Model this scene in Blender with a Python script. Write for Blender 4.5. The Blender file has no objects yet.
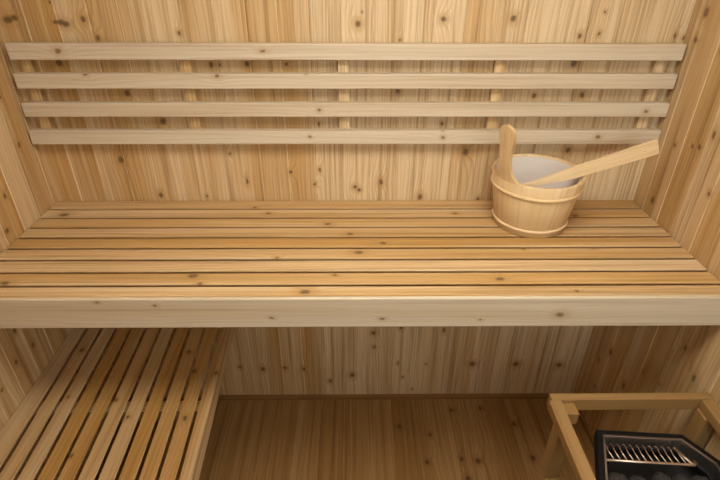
import bpy, bmesh, math, random
from mathutils import Vector, Matrix
random.seed(7)
C = bpy.context.scene.collection

# knots: (across grain, along grain, radius, stretch) in metres
# (82, 350, 2.6) 1 0.07812692328167581
# (68, 397, 1.3) 2 0.12521177129921557
# (71, 456, 2.2) 4 0.2246956313773566
# (116, 400, 1.8) 5 0.2669476426503232
# (128, 417, 2) 6 0.3235578247063934
# (189, 352, 2.4) 8 0.4212660008193121
# (194, 371, 2.6) 9 0.45900972710739935
# (216, 373, 2.2) 10 0.5276992422822271
# (185, 418, 3) 9 0.4811372066175385
K = {'back': [(0.5488, 1.4489, 0.0188, 0.7), (0.5659, 1.4526, 0.0136, 0.8), (0.6862, 1.4417, 0.0164, 0.6), (0.6984, 1.438, 0.0131, 0.8),
          (0.6734, 1.4429, 0.0132, 0.5), (0.7469, 1.4505, 0.009, 1.25), (0.774, 1.403, 0.008, 1.25), (0.6722, 1.4902, 0.0049, 1.25),
          (0.9943, 1.416, 0.0061, 1.25), (1.4761, 1.4395, 0.0102, 1.1), (1.4866, 1.4691, 0.0029, 1.25), (1.5904, 1.3992, 0.0044, 1.25),
          (1.7043, 1.4523, 0.0088, 1.1), (1.8914, 1.4539, 0.0106, 1.1), (2.1329, 1.4704, 0.0038, 1.25), (2.1305, 1.4154, 0.0051, 1.25),
          (2.0799, 1.4102, 0.0076, 1.25), (2.3397, 1.4106, 0.0058, 2), (2.3661, 1.4055, 0.0061, 1.25), (0.6495, 1.3376, 0.0134, 0.9),
          (0.8174, 1.2551, 0.0097, 1.25), (0.9036, 1.1733, 0.0129, 1.25), (1.0678, 1.3327, 0.0091, 1.25), (1.1679, 1.3355, 0.009, 1.25),
          (1.2761, 1.3357, 0.0059, 1.25), (1.5908, 1.2613, 0.009, 1.1), (1.3611, 1.1642, 0.0046, 2), (2.0792, 1.3393, 0.0127, 1.25),
          (1.9839, 1.2472, 0.0079, 1.25), (2.1222, 1.2502, 0.0098, 1.25), (1.7253, 1.1642, 0.0062, 1.25), (1.0928, 1.3328, 0.0046, 1.25),
          (0.7516, 1.051, 0.013, 1.2), (0.8498, 0.932, 0.0096, 1.3), (1.0866, 1.0703, 0.0041, 1.25), (1.2682, 1.0107, 0.0063, 1.4),
          (1.3586, 1.0174, 0.0053, 1.8), (1.3411, 0.9697, 0.0057, 1.25), (1.4672, 0.9591, 0.0083, 1.1), (1.4799, 0.9486, 0.007, 1.1),
          (1.5491, 0.9763, 0.0089, 1.4), (1.6756, 0.9235, 0.0107, 1.25), (1.8049, 1.0763, 0.0133, 1.2), (1.863, 0.916, 0.0073, 1.25),
          (2.1179, 1.0825, 0.01, 1.4), (0.9951, 0.9282, 0.005, 1.25), (1.1283, 0.9803, 0.0052, 3), (1.0108, 0.1759, 0.0075, 1.25),
          (1.1005, 0.1643, 0.0117, 1.25), (1.1881, 0.1692, 0.0091, 1.25), (1.263, 0.1632, 0.0074, 1.6), (1.3665, 0.0953, 0.0092, 1.25),
          (1.4536, 0.1286, 0.0125, 1.25), (1.5362, 0.35, 0.0108, 1.25), (1.5413, 0.2788, 0.0071, 1.25), (1.6357, 0.1934, 0.0049, 2),
          (1.6571, 0.1159, 0.0054, 1.25), (1.8026, 0.3635, 0.0078, 2), (1.9316, 0.186, 0.0146, 1), (2.1048, 0.1848, 0.0149, 1),
          (2.2776, 0.1782, 0.014, 1), (1.7469, 0.1872, 0.0049, 1.25), (1.6993, 0.0467, 0.0052, 1.25), (1.6394, 0.3742, 0.0077, 1.25)],
 'back_slat': {0: [(2.8032, -0.7876, 0.0097, 1.2), (2.8039, -0.2437, 0.0052, 2.2)],
               1: [(2.7422, -0.7331, 0.0051, 1.6), (2.7385, -0.3754, 0.0074, 1.2), (2.7454, -0.1321, 0.0038, 1.25)],
               2: [(2.6445, -0.1005, 0.0059, 1.25), (2.6404, 0.8327, 0.0074, 1.1)],
               3: [(2.5647, -0.1298, 0.0045, 1.25), (2.5631, 0.2586, 0.006, 1.25), (2.5645, 0.7137, 0.0079, 1.25), (2.5828, 0.2569, 0.0036, 1.25)]},
 'fascia': [(1.8473, -0.4729, 0.0046, 1.4), (1.815, 0.4957, 0.0095, 1.4), (1.857, -0.6075, 0.0043, 1.6), (1.8046, 0.0657, 0.0049, 1.8),
            (1.8091, -0.2009, 0.004, 2), (1.8003, 0.3051, 0.003, 2)],
 'floor': [(0.1727, 1.319, 0.0104, 1.25), (0.2871, 1.2812, 0.0091, 1.25), (0.2611, 1.163, 0.01, 1.25), (0.3868, 1.3975, 0.0086, 1.25),
           (0.5062, 1.4067, 0.0088, 1.25), (0.4478, 1.1657, 0.0122, 1.25), (0.389, 1.1743, 0.0073, 2), (0.6232, 1.3275, 0.0087, 1.25),
           (0.6525, 1.1765, 0.0126, 1.25), (0.3976, 1.0947, 0.0119, 1.25)],
 'left': [(0.4313, 1.132, 0.0076, 1.6), (0.3041, 1.0347, 0.0073, 1.6), (0.2613, 0.9497, 0.01, 1.0), (0.425, 1.2694, 0.0067, 1.25),
          (0.1422, 0.6967, 0.0088, 1.25), (0.1827, 0.6067, 0.0078, 1.5), (0.1016, 0.6185, 0.0076, 1.25), (0.0211, 0.5954, 0.0068, 1.25)],
 'lower': {1: [(-0.3632, 1.2147, 0.0096, 1.25)],
           2: [(-0.3161, 1.0229, 0.0044, 1.25)],
           4: [(-0.2166, 0.8303, 0.0069, 1.25)],
           5: [(-0.1744, 1.011, 0.0059, 1.25)],
           6: [(-0.1178, 0.9512, 0.0063, 1.25)],
           8: [(-0.02, 1.2035, 0.0082, 1.25)],
           9: [(0.0177, 1.1216, 0.0086, 1.25), (0.0398, 0.9467, 0.0092, 1.25)],
           10: [(0.0864, 1.1129, 0.0071, 1.25)]},
 'right': [(2.3071, 1.4782, 0.0132, 1.4), (2.3147, 1.4092, 0.0086, 1.3), (2.2034, 1.403, 0.0094, 1.25), (2.2558, 1.1401, 0.0067, 1.25),
           (2.1847, 1.1628, 0.0058, 1.25), (2.1577, 1.1717, 0.0083, 1.25), (2.1237, 1.2166, 0.0078, 1.8), (2.2709, 0.9594, 0.0098, 1.6),
           (2.065, 1.0806, 0.0068, 1.25), (2.2216, 0.3852, 0.0104, 1.8), (2.274, 0.3001, 0.0075, 1.25), (2.1026, 0.3441, 0.0094, 1.9),
           (1.9342, 0.6747, 0.0079, 1.5), (1.8676, 0.6291, 0.0092, 2), (2.0448, 0.4691, 0.0044, 2), (2.3816, 0.3057, 0.0069, 2.5),
           (2.2447, 0.1902, 0.0064, 1.25), (1.9688, 0.4976, 0.0043, 1.25)],
 'slat': {0: [(2.3277, -0.311, 0.0064, 1.5)],
          1: [(2.281, -0.8806, 0.014, 1.5), (2.2881, -0.2648, 0.0075, 1.5), (2.2859, 0.307, 0.0075, 1.5), (2.2717, 0.6706, 0.0099, 1.5)],
          2: [(2.2223, -0.0788, 0.0089, 1.5)],
          3: [(2.1642, -0.0136, 0.0091, 1.5)],
          4: [(2.1148, 0.0781, 0.0083, 1.5)],
          5: [(2.0895, -0.5965, 0.0074, 1.5), (2.0665, 0.0112, 0.0108, 1.5), (2.088, 0.2461, 0.0061, 1.5), (2.043, -0.2057, 0.0054, 1.5),
              (2.0819, 0.4592, 0.0057, 1.5), (2.0861, 0.651, 0.0066, 1.5)],
          7: [(1.9598, -0.4047, 0.0119, 1.5), (1.928, -0.379, 0.0064, 1.5), (1.9326, -0.8556, 0.0105, 1.5), (1.974, -0.212, 0.0039, 1.5),
              (1.9622, -0.0499, 0.0055, 1.5), (1.9781, -0.5683, 0.0036, 1.5), (1.9428, 0.3609, 0.0103, 1.5)],
          8: [(1.9199, 0.7074, 0.0056, 1.5), (1.8925, 0.5344, 0.0053, 1.5), (1.8922, -0.1194, 0.0121, 1.5), (1.9192, 0.8479, 0.0036, 1.5)]}}

CAMR = [[0.999945, -0.009974, 0.003288], [0.002372, 0.519493, 0.854472], [-0.010231, -0.854417, 0.519488]]
WORLD, EXPO = 8.0, 0.50
LX, LY, LAMP = 0.08, 0.62, 9.8
XL, XR, YB = -0.9487, 0.8996, 1.4661      # side walls and back wall
YF, ZC, CZ = -0.62, 2.06, 1.654           # front wall, ceiling, camera height
SKR = 0.021                               # the right wall stands slightly out of square
BZ = CZ - 0.74                            # top of the upper bench
LZ = CZ - 1.1466                          # top of the lower bench

# ------------------------------------------------------------------ materials
def nn(t, typ, **kw):
    n = t.nodes.new(typ)
    for k, v in kw.items():
        setattr(n, k, v)
    return n

def math_node(t, op, a, b=None, c=None, clamp=False):
    n = nn(t, 'ShaderNodeMath', operation=op, use_clamp=clamp)
    for i, x in enumerate((a, b, c)):
        if x is None: continue
        if isinstance(x, (int, float)): n.inputs[i].default_value = x
        else: t.links.new(x, n.inputs[i])
    return n.outputs[0]

def smooth(t, x, a, b, lo=0.0, hi=1.0):
    n = nn(t, 'ShaderNodeMapRange', interpolation_type='SMOOTHSTEP')
    t.links.new(x, n.inputs[0])
    for i, v in ((1, a), (2, b), (3, lo), (4, hi)): n.inputs[i].default_value = v
    return n.outputs[0]

def mixc(t, f, a, b, blend='MIX'):
    n = nn(t, 'ShaderNodeMix', data_type='RGBA', blend_type=blend)
    n.clamp_factor = True
    for x, i in ((f, 0), (a, 6), (b, 7)):
        if isinstance(x, (int, float)): n.inputs[i].default_value = x
        elif isinstance(x, tuple): n.inputs[i].default_value = (*x, 1)
        else: t.links.new(x, n.inputs[i])
    return n.outputs[2]

def noise(t, u, v, w, fu, fv, detail=2.0, rough=0.5, scale=1.0):
    c = nn(t, 'ShaderNodeCombineXYZ')
    t.links.new(math_node(t, 'MULTIPLY', u, fu), c.inputs[0])
    t.links.new(math_node(t, 'MULTIPLY', v, fv), c.inputs[1])
    t.links.new(w, c.inputs[2])
    n = nn(t, 'ShaderNodeTexNoise')
    n.inputs['Scale'].default_value = scale
    n.inputs['Detail'].default_value = detail
    n.inputs['Roughness'].default_value = rough
    t.links.new(c.outputs[0], n.inputs['Vector'])
    return n.outputs[0]

KS = 0.84
WOODS = {   # sapwood, heartwood, late-growth line, knot core
    'cedar': ((0.65, 0.48, 0.268), (0.48, 0.272, 0.085), (0.25, 0.13, 0.03), (0.075, 0.04, 0.018)),
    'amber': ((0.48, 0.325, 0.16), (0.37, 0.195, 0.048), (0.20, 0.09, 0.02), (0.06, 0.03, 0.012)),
    'guard': ((0.37, 0.235, 0.10), (0.28, 0.155, 0.05), (0.17, 0.09, 0.025), (0.06, 0.03, 0.012)),
    'grey': ((0.57, 0.475, 0.325), (0.48, 0.34, 0.19), (0.33, 0.21, 0.10), (0.10, 0.06, 0.03)),
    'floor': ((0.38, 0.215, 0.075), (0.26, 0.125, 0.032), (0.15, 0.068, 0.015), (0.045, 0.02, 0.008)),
    'pine':  ((0.68, 0.50, 0.28), (0.57, 0.38, 0.16), (0.42, 0.24, 0.08), (0.25, 0.12, 0.05)),
}
def wood(name, kind='cedar', knots=(), contrast=1.0, rough=0.55, ringf=85.0, gl=0.25):
    m = bpy.data.materials.new(name); m.use_nodes = True
    t = m.node_tree; t.nodes.clear()
    sap, heart, late, core = WOODS[kind]
    out = nn(t, 'ShaderNodeOutputMaterial'); bs = nn(t, 'ShaderNodeBsdfPrincipled')
    t.links.new(bs.outputs[0], out.inputs[0])
    uv = nn(t, 'ShaderNodeUVMap', uv_map='grain')
    sp = nn(t, 'ShaderNodeSeparateXYZ'); t.links.new(uv.outputs[0], sp.inputs[0])
    sd = nn(t, 'ShaderNodeAttribute', attribute_name='seed').outputs['Fac']
    ht = nn(t, 'ShaderNodeAttribute', attribute_name='heart').outputs['Fac']
    U, V = sp.outputs[0], sp.outputs[1]
    D = None
    if knots:
        wob = nn(t, 'ShaderNodeTexNoise'); wob.inputs['Scale'].default_value = 70.0
        wob.inputs['Detail'].default_value = 2.0
        t.links.new(uv.outputs[0], wob.inputs['Vector'])
        ws = nn(t, 'ShaderNodeVectorMath', operation='MULTIPLY_ADD')
        t.links.new(wob.outputs['Color'], ws.inputs[0])
        ws.inputs[1].default_value = (0.007, 0.007, 0); ws.inputs[2].default_value = (-0.0035, -0.0035, 0)
        wa = nn(t, 'ShaderNodeVectorMath', operation='ADD')
        t.links.new(uv.outputs[0], wa.inputs[0]); t.links.new(ws.outputs[0], wa.inputs[1])
        for (ku, kv, r, e) in knots:
            r *= KS
            a = nn(t, 'ShaderNodeVectorMath', operation='MULTIPLY_ADD')
            t.links.new(wa.outputs[0], a.inputs[0])
            a.inputs[1].default_value = (1 / r, 1 / (r * e), 0)
            a.inputs[2].default_value = (-ku / r, -kv / (r * e), 0)
            l = nn(t, 'ShaderNodeVectorMath', operation='LENGTH'); t.links.new(a.outputs[0], l.inputs[0])
            D = l.outputs['Value'] if D is None else math_node(t, 'MINIMUM', D, l.outputs['Value'])
    s7 = math_node(t, 'MULTIPLY', sd, 7.31)
    u1 = math_node(t, 'ADD', U, s7)
    broad = noise(t, u1, V, sd, 13.0, 0.55, 2.0)
    warp = noise(t, u1, V, s7, 7.0, 0.9, 2.0)
    streak = noise(t, u1, V, sd, 75.0, 1.1, 4.0, 0.62)
    fine = noise(t, u1, V, s7, 230.0, 4.5, 3.0, 0.65)
    amp = noise(t, u1, V, s7, 21.0, 0.5, 1.0)
    ph = math_node(t, 'ADD', math_node(t, 'MULTIPLY', u1, ringf), math_node(t, 'MULTIPLY', warp, 7.0))
    if D is not None:
        k = math_node(t, 'DIVIDE', 1.0, math_node(t, 'ADD', 1.0, math_node(t, 'MULTIPLY', math_node(t, 'POWER', D, 2.0), 0.16)))
        ph = math_node(t, 'ADD', ph, math_node(t, 'MULTIPLY', k, 2.2))
    fr = math_node(t, 'FRACT', ph)
    ring = math_node(t, 'MULTIPLY', math_node(t, 'POWER', fr, 2.6), smooth(t, amp, 0.36, 0.66, 0.12, 0.85))
    hv = math_node(t, 'ADD', ht, math_node(t, 'MULTIPLY', math_node(t, 'SUBTRACT', broad, 0.5), 2.3), clamp=True)
    col = mixc(t, hv, sap, heart)
    col = mixc(t, math_node(t, 'MULTIPLY', ring, 0.62 * contrast), col, late)
    col = mixc(t, smooth(t, streak, 0.47, 0.76, 0.0, 0.85 * contrast), col, late)
    col = mixc(t, smooth(t, streak, 0.46, 0.22, 0.0, 0.55 * contrast), col, tuple(min(1, c * 1.14) for c in sap))
    col = mixc(t, smooth(t, fine, 0.42, 0.74, 0.0, 0.34 * contrast), col, late)
    if D is not None:
        halo = smooth(t, D, 3.4, 0.8, 0.0, 0.5)
        col = mixc(t, halo, col, tuple(0.5 * a + 0.5 * b for a, b in zip(late, heart)))
        kr = math_node(t, 'MULTIPLY_ADD', math_node(t, 'SINE', math_node(t, 'MULTIPLY', D, 11.0)), 0.3, 0.35)
        kc = mixc(t, kr, core, tuple(0.75 * c for c in late))
        col = mixc(t, smooth(t, D, 1.25, 0.4, 0.0, 0.85), col, kc)
    t.links.new(col, bs.inputs['Base Color'])
    bs.inputs['Roughness'].default_value = rough
    bs.inputs['Specular IOR Level'].default_value = gl
    bp = nn(t, 'ShaderNodeBump'); bp.inputs['Strength'].default_value = 0.12
    bp.inputs['Distance'].default_value = 0.001
    t.links.new(math_node(t, 'ADD', streak, fine), bp.inputs['Height'])
    t.links.new(bp.outputs[0], bs.inputs['Normal'])
    return m

def plain(name, col, rough=0.5, metal=0.0, spec=0.5, nz=0.0, nscale=30.0, bump=0.0):
    m = bpy.data.materials.new(name); m.use_nodes = True
    t = m.node_tree; b = t.nodes['Principled BSDF']
    b.inputs['Base Color'].default_value = (*col, 1)
    b.inputs['Roughness'].default_value = rough; b.inputs['Metallic'].default_value = metal
    b.inputs['Specular IOR Level'].default_value = spec
    if nz or bump:
        tc = nn(t, 'ShaderNodeTexCoord'); n = nn(t, 'ShaderNodeTexNoise')
        n.inputs['Scale'].default_value = nscale; n.inputs['Detail'].default_value = 5
        t.links.new(tc.outputs['Object'], n.inputs['Vector'])
        if nz:
            c = mixc(t, n.outputs[0], tuple(x * (1 - nz) for x in col), tuple(min(1, x * (1 + nz)) for x in col))
            t.links.new(c, b.inputs['Base Color'])
        if bump:
            bp = nn(t, 'ShaderNodeBump'); bp.inputs['Distance'].default_value = bump
            t.links.new(n.outputs[0], bp.inputs['Height']); t.links.new(bp.outputs[0], b.inputs['Normal'])
    return m

# ------------------------------------------------------------------ mesh tools
class MB:
    """collects pieces of timber; keeps grain coordinates and a per-piece seed and heartwood share"""
    def __init__(s):
        s.v = []; s.f = []; s.uv = []; s.seed = []; s.heart = []; s.smooth = []
    edge_heart = 0  # bevel faces tinted paler, standing in for light caught on groove edges
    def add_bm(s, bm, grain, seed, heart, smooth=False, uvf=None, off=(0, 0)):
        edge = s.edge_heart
        bm.normal_update(); base = len(s.v)
        bm.verts.index_update()
        s.v += [tuple(v.co) for v in bm.verts]
        o = [i for i in range(3) if i != grain]
        for f in bm.faces:
            s.f.append([base + v.index for v in f.verts])
            for v in f.verts:
                p = v.co
                s.uv.append(uvf(p) if uvf else (p[o[0]] + p[o[1]] + off[0], p[grain] + off[1]))
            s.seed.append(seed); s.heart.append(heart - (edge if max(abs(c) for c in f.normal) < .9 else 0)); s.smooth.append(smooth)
        bm.free(); return s
    def box(s, lo, hi, grain=0, bev=0.0015, seed=None, heart=0.5, seg=2, M=None, taper=None):
        bm = bmesh.new(); bmesh.ops.create_cube(bm, size=1)
        c = [(a + b) / 2 for a, b in zip(lo, hi)]; d = [abs(b - a) for a, b in zip(lo, hi)]
        for v in bm.verts: v.co = Vector((c[i] + v.co[i] * d[i] for i in range(3)))
        if bev: bmesh.ops.bevel(bm, geom=bm.edges[:], offset=min(bev, min(d) * .45), segments=seg, affect='EDGES', profile=0.5)
        if taper:      # added undercut that keeps the slat gaps dark: taper = (axis across, inset at the bottom)
            ta, ti = taper; top = max(v.co.z for v in bm.verts); bot = min(v.co.z for v in bm.verts)
            for v in bm.verts:
                k = max(0.0, (top - bev - .0005 - v.co.z) / (top - bev - bot))
                v.co[ta] += (-1 if v.co[ta] > c[ta] else 1) * ti * min(1, k)
        sd = random.random() * 9 if seed is None else seed
        if M is not None:
            uvs = {}
            o = [i for i in range(3) if i != grain]
            bm.verts.index_update()
            for v in bm.verts: uvs[v.index] = (v.co[o[0]] + v.co[o[1]], v.co[grain])
            base_uv = [uvs[v.index] for f in bm.faces for v in f.verts]
            bmesh.ops.transform(bm, matrix=M, verts=bm.verts)
            k = len(s.uv); s.add_bm(bm, grain, sd, heart); s.uv[k:] = base_uv
            return s
        return s.add_bm(bm, grain, sd, heart)
    def build(s, name, mat, parent=None):
        me = bpy.data.meshes.new(name); me.from_pydata(s.v, [], s.f)
        l = me.uv_layers.new(name='grain')
        for i, w in enumerate(s.uv): l.data[i].uv = w
        for nm, arr in (('seed', s.seed), ('heart', s.heart)):
            a = me.attributes.new(nm, 'FLOAT', 'FACE')
            for i, x in enumerate(arr): a.data[i].value = x
        for p, sm in zip(me.polygons, s.smooth): p.use_smooth = sm
        me.materials.append(mat)
        o = bpy.data.objects.new(name, me); C.objects.link(o)
        if parent: o.parent = parent
        return o

def empty(name, loc=(0, 0, 0)):
    o = bpy.data.objects.new(name, None); o.location = loc; o.empty_display_size = 0.1
    C.objects.link(o); return o
def tag(o, label, cat, group=None):
    o['label'] = label; o['category'] = cat
    if group: o['group'] = group
    return o
def structure(o): o['kind'] = 'structure'; return o
def seat_at(root, parts):       # parts were modelled in world space: move them under the root without shifting them
    bpy.context.view_layer.update()
    for p in parts:
        p.parent = root; p.matrix_parent_inverse = root.matrix_world.inverted()

# ------------------------------------------------------------------ room shell
def board_wall(name, mat, axis, at, a0, a1, z0, z1, pitch, anchor, inward, heart_fn, bev=0.0024, thick=0.014, kind='v'):
    """vertical tongue-and-groove boards; axis = the direction the boards are set out along"""
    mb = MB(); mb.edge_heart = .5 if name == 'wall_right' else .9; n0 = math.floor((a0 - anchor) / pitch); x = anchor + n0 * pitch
    while x < a1 - 1e-4:
        lo, hi = max(x, a0), min(x + pitch, a1)
        if hi - lo > 0.004:
            sd = random.random() * 9; h = heart_fn((lo + hi) / 2)
            b0, b1 = (at, at + thick * -inward) if inward < 0 else (at - thick, at)
            if axis == 'x': mb.box((lo, b0, z0), (hi, b1, z1), 2, bev, sd, h, 1)
            else: mb.box((b0, lo, z0), (b1, hi, z1), 2, bev, sd, h, 1)
        x += pitch
    return structure(mb.build(name, mat))

rb = random.Random(11)
def h_back(x): return 0.55 - 0.48 * (x > -0.15) + rb.uniform(-.16, .16)
def h_left(y): return 0.45 + rb.uniform(-.2, .2)
def h_right(y): return 0.50 + rb.uniform(-.1, .1)
m_back = wood('knotty_cedar_back', 'cedar', K['back'])
m_left = wood('knotty_cedar_left', 'cedar', K['left'])
m_right = wood('knotty_cedar_right', 'cedar', K['right'])
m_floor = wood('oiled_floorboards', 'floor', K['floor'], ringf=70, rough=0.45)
m_ced = wood('clear_cedar', 'cedar')
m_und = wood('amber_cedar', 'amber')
board_wall('wall_back', m_back, 'x', YB, XL - .02, XR + .02, -0.03, ZC, 0.0833, -0.871, -1, h_back)
board_wall('wall_left', m_left, 'y', XL, YF, YB, -0.03, ZC, 0.0833, YB - 0.022, 1, h_left)
def out_of_square(o):
    for v in o.data.vertices: v.co.x += SKR * (YB - v.co.y)
    return o
# the wall lies the other way round from the left one, so its boards are set behind the plane x = XR
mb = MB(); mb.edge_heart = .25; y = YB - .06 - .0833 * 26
while y < YB:
    lo, hi = max(y, YF), min(y + .0833, YB)
    if hi - lo > .004: mb.box((XR, lo, -.03), (XR + .014, hi, ZC), 2, .0024, None, h_right(y), 1)
    y += .0833
structure(out_of_square(mb.build('wall_right', m_right)))
# ceiling boards
mb = MB(); x = XL
while x < XR + .035:
    mb.box((x, YF, ZC), (min(x + .09, XR + .035), YB, ZC + .014), 1, .0015, None, .45 + random.uniform(-.2, .2), 1); x += .09
structure(mb.build('ceiling', m_ced))
# floor boards
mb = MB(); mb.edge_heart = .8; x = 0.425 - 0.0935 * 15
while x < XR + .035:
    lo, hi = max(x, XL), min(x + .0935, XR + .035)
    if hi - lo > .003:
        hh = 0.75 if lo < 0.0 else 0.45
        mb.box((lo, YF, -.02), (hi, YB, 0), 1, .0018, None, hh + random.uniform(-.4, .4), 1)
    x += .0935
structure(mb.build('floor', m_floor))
# baseboards
m_base = wood('dark_baseboard', 'floor')
structure(MB().box((XL, YB - .015, 0), (XR, YB, .019), 0, .002, None, 1.0).build('baseboard_back', m_base))
structure(out_of_square(MB().box((XR - .012, YF, 0), (XR, YB - .015, .017), 1, .002, None, .9).build('baseboard_right', m_base)))
# front wall round an unseen high window behind the camera, shaped for its daylight
GX0, GX1, GZ0, GZ1 = 0.02, 0.84, 1.32, 2.03
mb = MB()
for lo, hi in (((XL, YF - .014, -.02), (GX0, YF, ZC)), ((GX1, YF - .014, -.02), (XR + .036, YF, ZC)),
               ((GX0, YF - .014, -.02), (GX1, YF, GZ0)), ((GX0, YF - .014, GZ1), (GX1, YF, ZC))):
    mb.box(lo, hi, 2, .001, None, .5, 1)
structure(mb.build('wall_front', m_ced))
gm = bpy.data.materials.new('clear_glass'); gm.use_nodes = True
t = gm.node_tree; t.nodes.clear()
o_ = nn(t, 'ShaderNodeOutputMaterial'); mx = nn(t, 'ShaderNodeMixShader'); tr = nn(t, 'ShaderNodeBsdfTransparent'); gl = nn(t, 'ShaderNodeBsdfGlossy')
gl.inputs['Roughness'].default_value = 0.02; mx.inputs[0].default_value = 0.06
tr.inputs[0].default_value = (0.95, 0.97, 0.96, 1)
t.links.new(tr.outputs[0], mx.inputs[1]); t.links.new(gl.outputs[0], mx.inputs[2]); t.links.new(mx.outputs[0], o_.inputs[0])
window = structure(MB().box((GX0, YF - .011, GZ0), (GX1, YF - .003, GZ1), 2, 0).build('window_1', gm))
mb = MB()
for a, b in (((GX0, 0, GZ0), (GX0 + .03, 0, GZ1)), ((GX1 - .03, 0, GZ0), (GX1, 0, GZ1)),
             ((GX0, 0, GZ0), (GX1, 0, GZ0 + .03)), ((GX0, 0, GZ1 - .03), (GX1, 0, GZ1))):
    mb.box((a[0], YF - .003, a[2]), (b[0], YF + .02, b[2]), 2, .002, None, .4)
structure(mb.build('window_frame', m_ced, window))

# ------------------------------------------------------------------ upper bench
ub = empty('upper_bench', (0, YB - .25, BZ - .1)); parts = []
hearts = [.66, .60, .68, .60, .72, .66, .12, .72, .58]
for i in range(9):
    y1 = YB - (.0045 + .0569 * i + .0047 if i else .004); y0 = YB - (.0045 + .0569 * (i + 1) - .0047)
    if i == 8: y0 = YB - .5002
    xr = XR - .003 + SKR * (YB - y1)
    mt = wood('bench_cedar', 'cedar', K['slat'].get(i, ()), contrast=.85)
    parts.append(MB().box((XL + .002, y0, BZ - .022), (xr, y1, BZ), 0, .003, None, hearts[i], 3, taper=None if i == 8 else (1, .011))  .build('slat', mt))
    if i == 6: parts[-1]['label'] = 'palest slat of the bench'
yf = YB - .512
m_fas = wood('pale_fascia', 'grey', K['fascia'], contrast=.55)
f = MB().box((XL + .002, yf, BZ - .0905), (XR - .003 + SKR * .49, yf + .0115, BZ - .002), 0, .0035, 2.2, .08, 3).build('front_board', m_fas)
f['label'] = 'pale knotty front board'; parts.append(f)
for x in (XL + .002, -.42, .33, XR - .042):
    parts.append(MB().box((x, yf + .0112, BZ - .066), (x + .04, YB - .002, BZ - .0225), 1, .002, None, .6).build('cross_rail', m_und))
parts.append(MB().box((XL + .045, YB - .03, BZ - .11), (XR - .045, YB - .001, BZ - .067), 0, .002, None, .6).build('wall_cleat', m_und))
seat_at(ub, parts)
tag(ub, 'long high cedar bench of lengthwise slats with pale front board', 'bench')

# ------------------------------------------------------------------ lower bench
lb = empty('lower_bench', (XL + .27, .4, 0)); parts = []
hearts = [.25, .7, .30, .95, .95, .7, .15, .75, .8, .95, .8]
LY0 = -.40
def skew(o, keep=None):        # the bench stands a little askew to the wall
    for v in o.data.vertices:
        if keep is None or v.co.x > keep: v.co.x += .041 * (YB - v.co.y)
    for l, w in zip(o.data.loops, o.data.uv_layers['grain'].data):
        v = o.data.vertices[l.vertex_index]; w.uv = (v.co.x + v.co.z, v.co.y)
    return o
for i in range(11):
    g0, g1 = XL + .041 + .0493 * (i - 1), XL + .041 + .0493 * i
    x0 = XL + .001 if i == 0 else g0 + .0045
    x1 = g1 - .0045 if i < 10 else XL + .521
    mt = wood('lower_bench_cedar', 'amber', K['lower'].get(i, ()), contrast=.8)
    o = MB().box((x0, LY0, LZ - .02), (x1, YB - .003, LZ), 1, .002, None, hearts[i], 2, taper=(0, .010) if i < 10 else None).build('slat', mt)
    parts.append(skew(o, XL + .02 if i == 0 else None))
f = skew(MB().box((XL + .499, LY0 + .01, LZ - .062), (XL + .520, YB - .003, LZ - .0203), 1, .002, None, .3).build('side_rail', m_ced))
f['label'] = 'paler side rail'; parts.append(f)
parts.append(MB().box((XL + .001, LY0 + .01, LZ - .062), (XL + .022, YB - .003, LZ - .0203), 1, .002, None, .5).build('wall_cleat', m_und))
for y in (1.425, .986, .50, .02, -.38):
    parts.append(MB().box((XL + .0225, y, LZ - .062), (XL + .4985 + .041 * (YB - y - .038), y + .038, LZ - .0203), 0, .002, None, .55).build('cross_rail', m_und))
for y in (.10, -.36):
    parts.append(MB().box((XL + .49, y, 0), (XL + .529, y + .038, LZ - .0625), 2, .002, None, .55).build('leg', m_ced))
seat_at(lb, parts)
tag(lb, 'low cedar bench of slats running along the left wall beneath the high bench', 'bench')

# ------------------------------------------------------------------ backrest
br = empty('backrest', (0, YB - .02, CZ - .4)); parts = []
SH = [(1.3857, 1.3402), (1.3076, 1.2634), (1.2272, 1.1841), (1.1472, 1.1022)]
SH = [(a + .0105, b + .0135) for a, b in SH]
EX = [(-.923, .890), (-.929, .892), (-.935, .896), (-.941, .899)]
hh = [.32, .22, .2, .22]
for i in range(4):
    mt = wood('backrest_cedar', 'grey', K['back_slat'].get(i, ()), contrast=.6)
    parts.append(MB().box((EX[i][0], YB - .040, SH[i][1]), (min(EX[i][1], XR - .003), YB - .0185, SH[i][0]), 0, .0025, 3.3 + i * 1.7, hh[i], 2).build('slat', mt))
for x0, x1, h in ((-.912, -.884, .45), (-.48, -.449, .35), (-.045, -.015, .1), (.388, .418, .1), (.83, .861, .15)):
    parts.append(MB().box((x0, YB - .0184, SH[3][1] + .012), (x1, YB - .0005, SH[0][0] - .012), 2, .001, None, h).build('batten', m_ced))
seat_at(br, parts)
tag(br, 'wall backrest of four pale horizontal cedar slats on upright battens', 'backrest')

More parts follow.
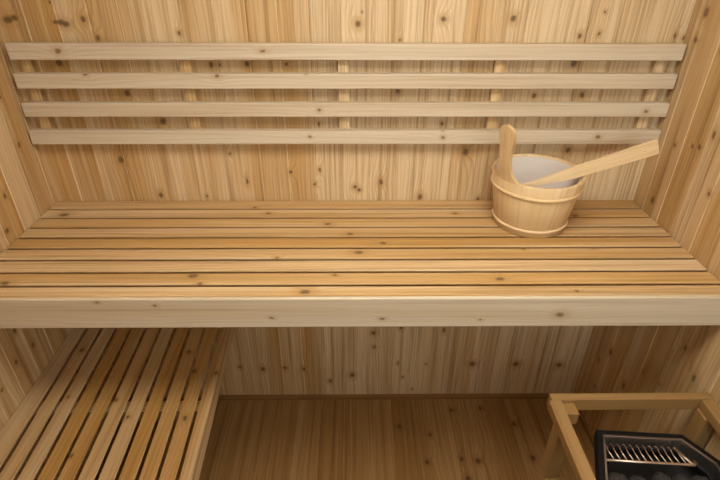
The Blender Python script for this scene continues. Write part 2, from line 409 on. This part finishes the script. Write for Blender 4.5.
# ------------------------------------------------------------------ bucket
BX, BY = 0.5170, 1.323
m_pine = wood('smooth_pine', 'pine', contrast=.75, rough=.42, ringf=120, gl=.35)
m_hoop = wood('pine_hoop', 'pine', contrast=.2, rough=.42)
m_liner = plain('white_liner', (.55, .48, .40), .38, 0, .4)
bucket = empty('sauna_bucket', (BX, BY, BZ)); parts = []
HB, RB, RT, TW = .165, .1005, .1275, .0105
def rad(z): return RB + (RT - RB) * z / HB
AZ = math.radians(207)
def ear_half(z):         # half width of the raised stave by height
    pts = [(.158, .075), (.166, .046), (.176, .031), (.19, .0235), (.21, .0195), (.235, .0185), (.255, .0205), (.275, .0245), (.292, .0255), (.304, .022), (.312, .0145), (.3165, .0)]
    for (a, b), (c, d) in zip(pts, pts[1:]):
        if a <= z <= c: return b + (d - b) * (z - a) / (c - a)
    return .08 if z < .158 else 0
# body wall
bm = bmesh.new(); N = 120
def ringv(r, z): return [bm.verts.new((BX + r * math.cos(2 * math.pi * k / N), BY + r * math.sin(2 * math.pi * k / N), BZ + z)) for k in range(N)]
rings = [ringv(RB - TW, .002), ringv(RB - .002, .0), ringv(RB, .002), ringv(rad(.08), .08), ringv(rad(HB - .003), HB - .003), ringv(rad(HB) - .003, HB), ringv(rad(HB) - TW + .002, HB), ringv(rad(HB) - TW, HB - .003), ringv(RB - TW, .014)]
for a, b in zip(rings, rings[1:]):
    for k in range(N): bm.faces.new((a[k], a[(k + 1) % N], b[(k + 1) % N], b[k]))
bm.faces.new(list(reversed(rings[0]))); bm.faces.new(rings[-1])
def buv(p): return (math.atan2(p.y - BY, p.x - BX) * .115, p.z)
mb = MB().add_bm(bm, 2, 1.3, .25, True, buv)
body = mb.build('body', m_pine); parts.append(body)
# raised ear, a curved plate continuing the wall
bm = bmesh.new(); zs = [.150, .156, .160, .166, .172, .178, .186, .196, .21, .225, .24, .255, .268, .28, .29, .299, .306, .311, .3145, .3162]; M_ = 14
grid = {}
for side, dr in ((0, 0.0), (1, -TW)):
    for j, z in enumerate(zs):
        hw = ear_half(z) if z >= .158 else .075
        for i in range(M_ + 1):
            s = (i / M_ * 2 - 1) * hw
            a = AZ + s / rad(HB); r = rad(min(z, .2)) + (z - .2) * .10 * (z > .2) + dr
            grid[side, j, i] = bm.verts.new((BX + r * math.cos(a), BY + r * math.sin(a), BZ + z))
J = len(zs) - 1
for j in range(J):
    for i in range(M_):
        bm.faces.new((grid[0, j, i], grid[0, j, i + 1], grid[0, j + 1, i + 1], grid[0, j + 1, i]))
        bm.faces.new((grid[1, j, i + 1], grid[1, j, i], grid[1, j + 1, i], grid[1, j + 1, i + 1]))
    bm.faces.new((grid[0, j, 0], grid[0, j + 1, 0], grid[1, j + 1, 0], grid[1, j, 0]))
    bm.faces.new((grid[0, j + 1, M_], grid[0, j, M_], grid[1, j, M_], grid[1, j + 1, M_]))
for i in range(M_):
    bm.faces.new((grid[0, J, i], grid[0, J, i + 1], grid[1, J, i + 1], grid[1, J, i]))
    bm.faces.new((grid[0, 0, i + 1], grid[0, 0, i], grid[1, 0, i], grid[1, 0, i + 1]))
bmesh.ops.recalc_face_normals(bm, faces=bm.faces)
mb = MB().add_bm(bm, 2, 1.3, .35, False, buv)
ear = mb.build('handle_stave', m_pine)
bv = ear.modifiers.new('round', 'BEVEL'); bv.width = .002; bv.segments = 2; bv.limit_method = 'ANGLE'; bv.angle_limit = math.radians(50)
parts.append(ear)
# hoops
def hoop(z, r, w, name='hoop'):
    bm = bmesh.new(); K_ = 10; vs = []
    for k in range(N):
        a = 2 * math.pi * k / N
        vs.append([bm.verts.new((BX + (r + w * .9 * math.cos(b)) * math.cos(a), BY + (r + w * .9 * math.cos(b)) * math.sin(a), BZ + z + w * math.sin(b))) for b in [2 * math.pi * q_ / K_ for q_ in range(K_)]])
    for k in range(N):
        for q_ in range(K_): bm.faces.new((vs[k][q_], vs[(k + 1) % N][q_], vs[(k + 1) % N][(q_ + 1) % K_], vs[k][(q_ + 1) % K_]))
    bmesh.ops.recalc_face_normals(bm, faces=bm.faces)
    return MB().add_bm(bm, 2, 4.0, .3, True, lambda p: (p.z, math.atan2(p.y - BY, p.x - BX) * .12)).build(name, m_hoop)
parts.append(hoop(.128, rad(.128) + .001, .0050)); parts.append(hoop(.0215, rad(.0215) + .0008, .0042))
# white liner
bm = bmesh.new()
rings = [ringv(rad(.012) - TW - .0016, .0155), ringv(rad(HB - .006) - TW - .0012, HB - .006), ringv(rad(HB - .006) - TW - .0030, HB - .006), ringv(rad(.012) - TW - .004, .018)]
for a, b in zip(rings, rings[1:]):
    for k in range(N): bm.faces.new((a[k], a[(k + 1) % N], b[(k + 1) % N], b[k]))
bm.faces.new(list(reversed(rings[0]))); bm.faces.new(rings[-1])
bmesh.ops.recalc_face_normals(bm, faces=bm.faces)
lin = MB().add_bm(bm, 2, 0, 0, True).build('liner', m_liner); lin['label'] = 'white plastic liner'; parts.append(lin)
seat_at(bucket, parts)
tag(bucket, 'round pale wooden bucket with one tall handle stave, standing on the high bench', 'bucket')

# ------------------------------------------------------------------ ladle
A = Vector((.460, 1.282, BZ + .1305)); B = Vector((.8065, 1.278, BZ + .2535))
ax = (B - A).normalized(); wdir = Vector((0, .12, .99)); wdir = (wdir - ax * wdir.dot(ax)).normalized(); nrm = ax.cross(wdir).normalized()
L = (B - A).length
prof = [(0, .007), (.10, .0075), (.20, .0095), (.30, .0135), (.42, .0172), (.60, .0190), (.80, .0200), (.93, .0210), (.985, .0212), (1.0, .0185)]
bm = bmesh.new(); rows = []
for tt, w in prof:
    th = .0048 if tt > .25 else .0055
    c = A + ax * (L * tt) + Vector((0, 0, -.012)) * math.sin(math.pi * min(1, tt)) * 0.35
    rows.append([bm.verts.new(c + wdir * (w * sx) + nrm * (th * sy)) for sx, sy in ((-1, -1), (1, -1), (1, 1), (-1, 1))])
for a, b in zip(rows, rows[1:]):
    for k in range(4): bm.faces.new((a[k], a[(k + 1) % 4], b[(k + 1) % 4], b[k]))
bm.faces.new(list(reversed(rows[0]))); bm.faces.new(rows[-1])
bmesh.ops.recalc_face_normals(bm, faces=bm.faces)
def luv(p): d = p - A; return (d.dot(wdir) + d.dot(nrm), d.dot(ax))
ladle = empty('ladle', tuple(A))
hd = MB().add_bm(bm, 0, 5.2, .15, False, luv).build('handle', m_pine)
md = hd.modifiers.new('round', 'BEVEL'); md.width = .0022; md.segments = 3; md.limit_method = 'ANGLE'; md.angle_limit = math.radians(40)
# bowl of the ladle, resting inside the bucket
bm = bmesh.new(); N2 = 40; cb = A + Vector((.016, .004, -.022))
pr = [(.0, -.020), (.018, -.018), (.028, -.008), (.031, .010), (.0285, .010), (.0255, -.006), (.016, -.0145), (.0, -.016)]
vs = [[bm.verts.new(cb + Vector((r * math.cos(2 * math.pi * k / N2), r * math.sin(2 * math.pi * k / N2), z))) for k in range(N2)] for r, z in pr[1:-1]]
bot = bm.verts.new(cb + Vector((0, 0, pr[0][1]))); top = bm.verts.new(cb + Vector((0, 0, pr[-1][1])))
for a, b in zip(vs, vs[1:]):
    for k in range(N2): bm.faces.new((a[k], a[(k + 1) % N2], b[(k + 1) % N2], b[k]))
for k in range(N2): bm.faces.new((bot, vs[0][(k + 1) % N2], vs[0][k])); bm.faces.new((top, vs[-1][k], vs[-1][(k + 1) % N2]))
bmesh.ops.recalc_face_normals(bm, faces=bm.faces)
bowl = MB().add_bm(bm, 0, 5.2, .3, True).build('bowl', m_pine)
# small bright rivet near the end of the handle
rc = A + ax * (L * .895)
bm = bmesh.new(); bmesh.ops.create_uvsphere(bm, u_segments=16, v_segments=8, radius=.0026)
for v in bm.verts: v.co = rc + ax * v.co.x + wdir * v.co.y + nrm * (v.co.z * .5 + (-.0050 if nrm.y > 0 else .0050))
riv = MB().add_bm(bm, 0, 0, 0, True).build('rivet', plain('polished_rivet', (.85, .85, .83), .15, 1))
riv['label'] = 'small bright metal rivet'
seat_at(ladle, [hd, bowl, riv])
tag(ladle, 'wooden ladle with a flat flared handle leaning out of the bucket', 'ladle')

# ------------------------------------------------------------------ heater guard
m_guard = wood('guard_cedar', 'guard', contrast=.5, rough=.5)
g = empty('heater_guard', (.70, .80, CZ - 1.26)); parts = []
def gz(H): return CZ - H
parts.append(MB().box((.496, .8835, gz(1.050)), (.9075, .9055, gz(1.010)), 0, .0025, 6.1, .9).build('back_rail', m_guard))
for x0, x1 in ((.488, .520), (.875, .9075)):
    parts.append(MB().box((x0, .36, gz(1.038)), (x1, .8830, gz(1.010)), 1, .0025, None, .85).build('side_rail', m_guard))
for x0, x1, y0 in ((.494, .529, .807), (.871, .906, .842)):
    parts.append(MB().box((x0, y0, gz(1.222)), (x1, y0 + .038, gz(1.0385)), 2, .002, None, .9).build('post', m_guard))
    parts.append(MB().box((x0, .40, gz(1.222)), (x1, .438, gz(1.0385)), 2, .002, None, .9).build('post', m_guard))
for x0, x1 in ((.5205, .555),):
    parts.append(MB().box((x0, .8465, gz(1.058)), (x1, .8833, gz(1.020)), 1, .002, None, 1.0).build('corner_block', m_guard))
parts.append(MB().box((.494, .785, gz(1.262)), (.582, .8065, gz(1.216)), 0, .002, None, .5).build('foot_rail', m_guard))
parts.append(MB().box((.5205, .36, gz(1.038)), (.8745, .382, gz(1.010)), 0, .0025, None, .5).build('front_rail', m_guard))
parts = [p for p in parts if p]
seat_at(g, parts)
tag(g, 'open cedar guard frame fixed to the right wall around the heater', 'heater guard')

# ------------------------------------------------------------------ heater
m_blk = plain('black_enamel', (.005, .0045, .004), .5, 0, .2, bump=.0003, nscale=400)
m_ss = plain('brushed_stainless', (.45, .42, .39), .3, 1.0, nz=.15, nscale=12)
m_bar = plain('bright_steel_wire', (.62, .47, .34), .36, 1.0)
m_rock = plain('heater_stone', (.030, .027, .022), .9, 0, .2, nz=.8, nscale=120, bump=.004)
HZ = gz(1.06)
outer = [(.600, .834), (.807, .818), (.858, .742), (.858, .47), (.515, .47), (.515, .60)]
def inset(poly, d):
    n = len(poly); res = []
    for i in range(n):
        p0, p1, p2 = Vector(poly[i - 1]), Vector(poly[i]), Vector(poly[(i + 1) % n])
        a = (p1 - p0).normalized(); b = (p2 - p1).normalized()
        na = Vector((a.y, -a.x)); nb = Vector((b.y, -b.x))     # polygon is clockwise: inside lies to the right
        m_ = (na + nb).normalized(); res.append(tuple(p1 + m_ * (d / max(.3, m_.dot(na)))))
    return res
def shell(profile, mat, name, bev=0):
    """profile: list of (inset, z) swept round the heater outline"""
    bm = bmesh.new(); rows = []
    for d, z in profile: rows.append([bm.verts.new((x, y, z)) for x, y in inset(outer, d)])
    n = len(outer)
    for a, b in zip(rows, rows[1:]):
        for k in range(n): bm.faces.new((a[k], b[k], b[(k + 1) % n], a[(k + 1) % n]))
    bm.faces.new(rows[-1]); bmesh.ops.recalc_face_normals(bm, faces=bm.faces)
    return MB().add_bm(bm, 2, 0, 0).build(name, mat)
heater = empty('sauna_heater', (.69, .65, 0)); parts = []
# casing: outer sides, bottom and top flange; the well inside is stainless steel
bm = bmesh.new(); rows = []
for d, z in ((.030, .20), (.030, HZ - .030), (0, HZ - .027), (0, HZ - .002), (.002, HZ), (.0165, HZ), (.0175, HZ - .002), (.0175, HZ - .026), (.033, HZ - .029), (.033, .204)):
    rows.append([bm.verts.new((x, y, z)) for x, y in inset(outer, d)])
n_ = len(outer); rows.append(rows[0])
for a, b in zip(rows[:-2], rows[1:-1]):
    for k in range(n_): bm.faces.new((a[k], b[k], b[(k + 1) % n_], a[(k + 1) % n_]))
bm.faces.new(rows[0]); bm.faces.new(list(reversed(rows[-2])))
bmesh.ops.recalc_face_normals(bm, faces=bm.faces); parts.append(MB().add_bm(bm, 2, 0, 0).build('casing', m_blk))
bm = bmesh.new(); rows = []
for d, z in ((.0150, HZ + .0012), (.0190, HZ + .0016), (.0200, HZ), (.0240, HZ - .018), (.0300, HZ - .046)):
    rows.append([bm.verts.new((x, y, z)) for x, y in inset(outer, d)])
for a, b in zip(rows, rows[1:]):
    for k in range(n_): bm.faces.new((a[k], b[k], b[(k + 1) % n_], a[(k + 1) % n_]))
bmesh.ops.recalc_face_normals(bm, faces=bm.faces)
w_ = MB().add_bm(bm, 2, 0, 0).build('steel_well', m_ss)
bm = bmesh.new(); f_ = [bm.verts.new((x, y, HZ - .048)) for x, y in inset(outer, .031)] ; bm.faces.new(f_)
ex = bmesh.ops.extrude_face_region(bm, geom=bm.faces[:]); [setattr(v, 'co', v.co + Vector((0, 0, -.002))) for v in ex['geom'] if isinstance(v, bmesh.types.BMVert)]
bmesh.ops.recalc_face_normals(bm, faces=bm.faces); parts.append(MB().add_bm(bm, 2, 0, 0).build('stone_tray', m_blk))
sm_ = w_.modifiers.new('thick', 'SOLIDIFY'); sm_.thickness = .0012
parts.append(w_)

def tube(pts, r, name, mat, seg=8, closed=False):
    bm = bmesh.new(); rows = []; P_ = [Vector(p) for p in pts]
    for i, p in enumerate(P_):
        d = (P_[min(i + 1, len(P_) - 1)] - P_[max(i - 1, 0)]).normalized()
        up = Vector((0, 0, 1)) if abs(d.z) < .9 else Vector((1, 0, 0))
        a = d.cross(up).normalized(); b = a.cross(d).normalized()
        rows.append([bm.verts.new(p + a * (r * math.cos(2 * math.pi * k / seg)) + b * (r * math.sin(2 * math.pi * k / seg))) for k in range(seg)])
    for a, b in zip(rows, rows[1:]):
        for k in range(seg): bm.faces.new((a[k], a[(k + 1) % seg], b[(k + 1) % seg], b[k]))
    bm.faces.new(list(reversed(rows[0]))); bm.faces.new(rows[-1]); bmesh.ops.recalc_face_normals(bm, faces=bm.faces)
    return MB().add_bm(bm, 2, 0, 0, True).build(name, mat)
zb = HZ - .006
p0 = Vector((.586, .752, zb)); p1 = Vector((.793, .736, zb)); p2 = Vector((.772, .785, zb - .004)); p3 = Vector((.796, .724, zb))
parts.append(tube([p0, (p0 + p1) / 2, p1 - Vector((.008, -.0006, 0)), p1, p1 + Vector((.006, .005, 0)), p1 + Vector((.005, .011, 0)), p3 + Vector((-.004, .010, 0)), p2], .0032, 'grille_bar', m_bar))
for i in range(12):
    a = .022 + i * .0150
    bx = p0.x + a + .004; byy = p0.y - (bx - p0.x) * .08
    tx = bx - .0035; ty = .806 - (bx - .6) * .077
    if tx < .603 : tx = .603
    parts.append(tube([(tx - .001, ty, zb - .030), (tx, ty - .001, zb - .012), (tx, ty - .006, zb - .003), (tx, ty - .012, zb), ((tx + bx) / 2, (ty + byy) / 2, zb - .004), (bx, byy + .001, zb - .001)], .0014, 'grille_wire', m_bar, 6))
for x, y in ((.55, .50), (.82, .50), (.63, .78), (.80, .74)):
    parts.append(MB().box((x - .012, y - .012, 0), (x + .012, y + .012, .205), 2, .002).build('leg', m_blk))
seat_at(heater, parts)
tag(heater, 'black sauna heater with an open steel top and wire grille, inside the wooden guard', 'heater')
# stones lying in the well
rr = random.Random(5); stones = []
for iy, y in enumerate((.700, .655, .61, .565, .52)):
    for ix in range(5):
        x = .600 + ix * .049 + (iy % 2) * .012 - (.015 if y < .65 else 0)
        if x > .805: continue
        stones.append((x + rr.uniform(-.003, .003), y + rr.uniform(-.003, .003), HZ - .020 + rr.uniform(-.008, .006), rr.uniform(.020, .0235)))
for i, (x, y, z, r) in enumerate(stones):
    bm = bmesh.new(); bmesh.ops.create_icosphere(bm, subdivisions=3, radius=r)
    sx, sy, sz = rr.uniform(.9, 1.05), rr.uniform(.85, 1.0), rr.uniform(.7, .95)
    ph = [rr.uniform(0, 6) for _ in range(6)]
    for v in bm.verts:
        d = v.co.normalized()
        k = 1 + .09 * math.sin(4 * d.x + ph[0]) * math.sin(5 * d.y + ph[1]) + .06 * math.sin(9 * d.z + ph[2]) * math.sin(8 * d.x + ph[3])
        v.co = Vector((v.co.x * sx * k + x, v.co.y * sy * k + y, v.co.z * sz * k + z))
    o = MB().add_bm(bm, 2, 0, 0, True).build('heater_stone', m_rock)
    bpy.context.view_layer.update()
    tag(o, 'rough dark grey stone piled in the open top of the heater', 'stone', 'stones in the heater')

# ------------------------------------------------------------------ ceiling lamp
lamp = empty('ceiling_lamp', (LX, LY, ZC))
m_em = bpy.data.materials.new('lamp_diffuser'); m_em.use_nodes = True
bb = m_em.node_tree.nodes['Principled BSDF']; bb.inputs['Base Color'].default_value = (.8, .8, .8, 1)
bb.inputs['Emission Color'].default_value = (1.0, .985, .965, 1); bb.inputs['Emission Strength'].default_value = LAMP
lp = [MB().box((LX - .45, LY - .25, ZC - .022), (LX + .45, LY + .25, ZC - .0005), 0, .004).build('housing', m_ss),
      MB().box((LX - .435, LY - .235, ZC - .030), (LX + .435, LY + .235, ZC - .0225), 0, .002).build('diffuser', m_em)]
seat_at(lamp, lp)
tag(lamp, 'flat white rectangular lamp on the ceiling above the benches', 'lamp')

# ------------------------------------------------------------------ daylight
w = bpy.data.worlds.new('daylight'); bpy.context.scene.world = w; w.use_nodes = True
bg = w.node_tree.nodes['Background']; bg.inputs[0].default_value = (0.84, 0.94, 1.06, 1); bg.inputs[1].default_value = WORLD
ld = bpy.data.lights.new('window_daylight', 'AREA'); ld.shape = 'RECTANGLE'; ld.size = GX1 - GX0; ld.size_y = GZ1 - GZ0
ld.cycles.is_portal = True
lo_ = bpy.data.objects.new('window_daylight', ld); lo_.location = ((GX0 + GX1) / 2, YF - .03, (GZ0 + GZ1) / 2); lo_.rotation_euler = (math.radians(90), 0, 0)
C.objects.link(lo_)

# ------------------------------------------------------------------ camera
cd = bpy.data.cameras.new('camera'); cd.sensor_width = 36; cd.lens = 509.506 / 720 * 36; cd.clip_start = .02
cam = bpy.data.objects.new('camera', cd); C.objects.link(cam)
R_, U_, B_ = CAMR
M4 = Matrix(((R_[0], U_[0], B_[0], 0), (R_[1], U_[1], B_[1], 0), (R_[2], U_[2], B_[2], CZ), (0, 0, 0, 1)))
cam.matrix_world = M4
s = bpy.context.scene; s.camera = cam
s.view_settings.view_transform = 'Standard'; s.view_settings.look = 'None'
s.view_settings.exposure = EXPO; s.view_settings.gamma = 1
s.cycles.use_denoising = True; s.cycles.max_bounces = 10; s.cycles.diffuse_bounces = 8; s.cycles.transparent_max_bounces = 8
s.cycles.sample_clamp_indirect = 8
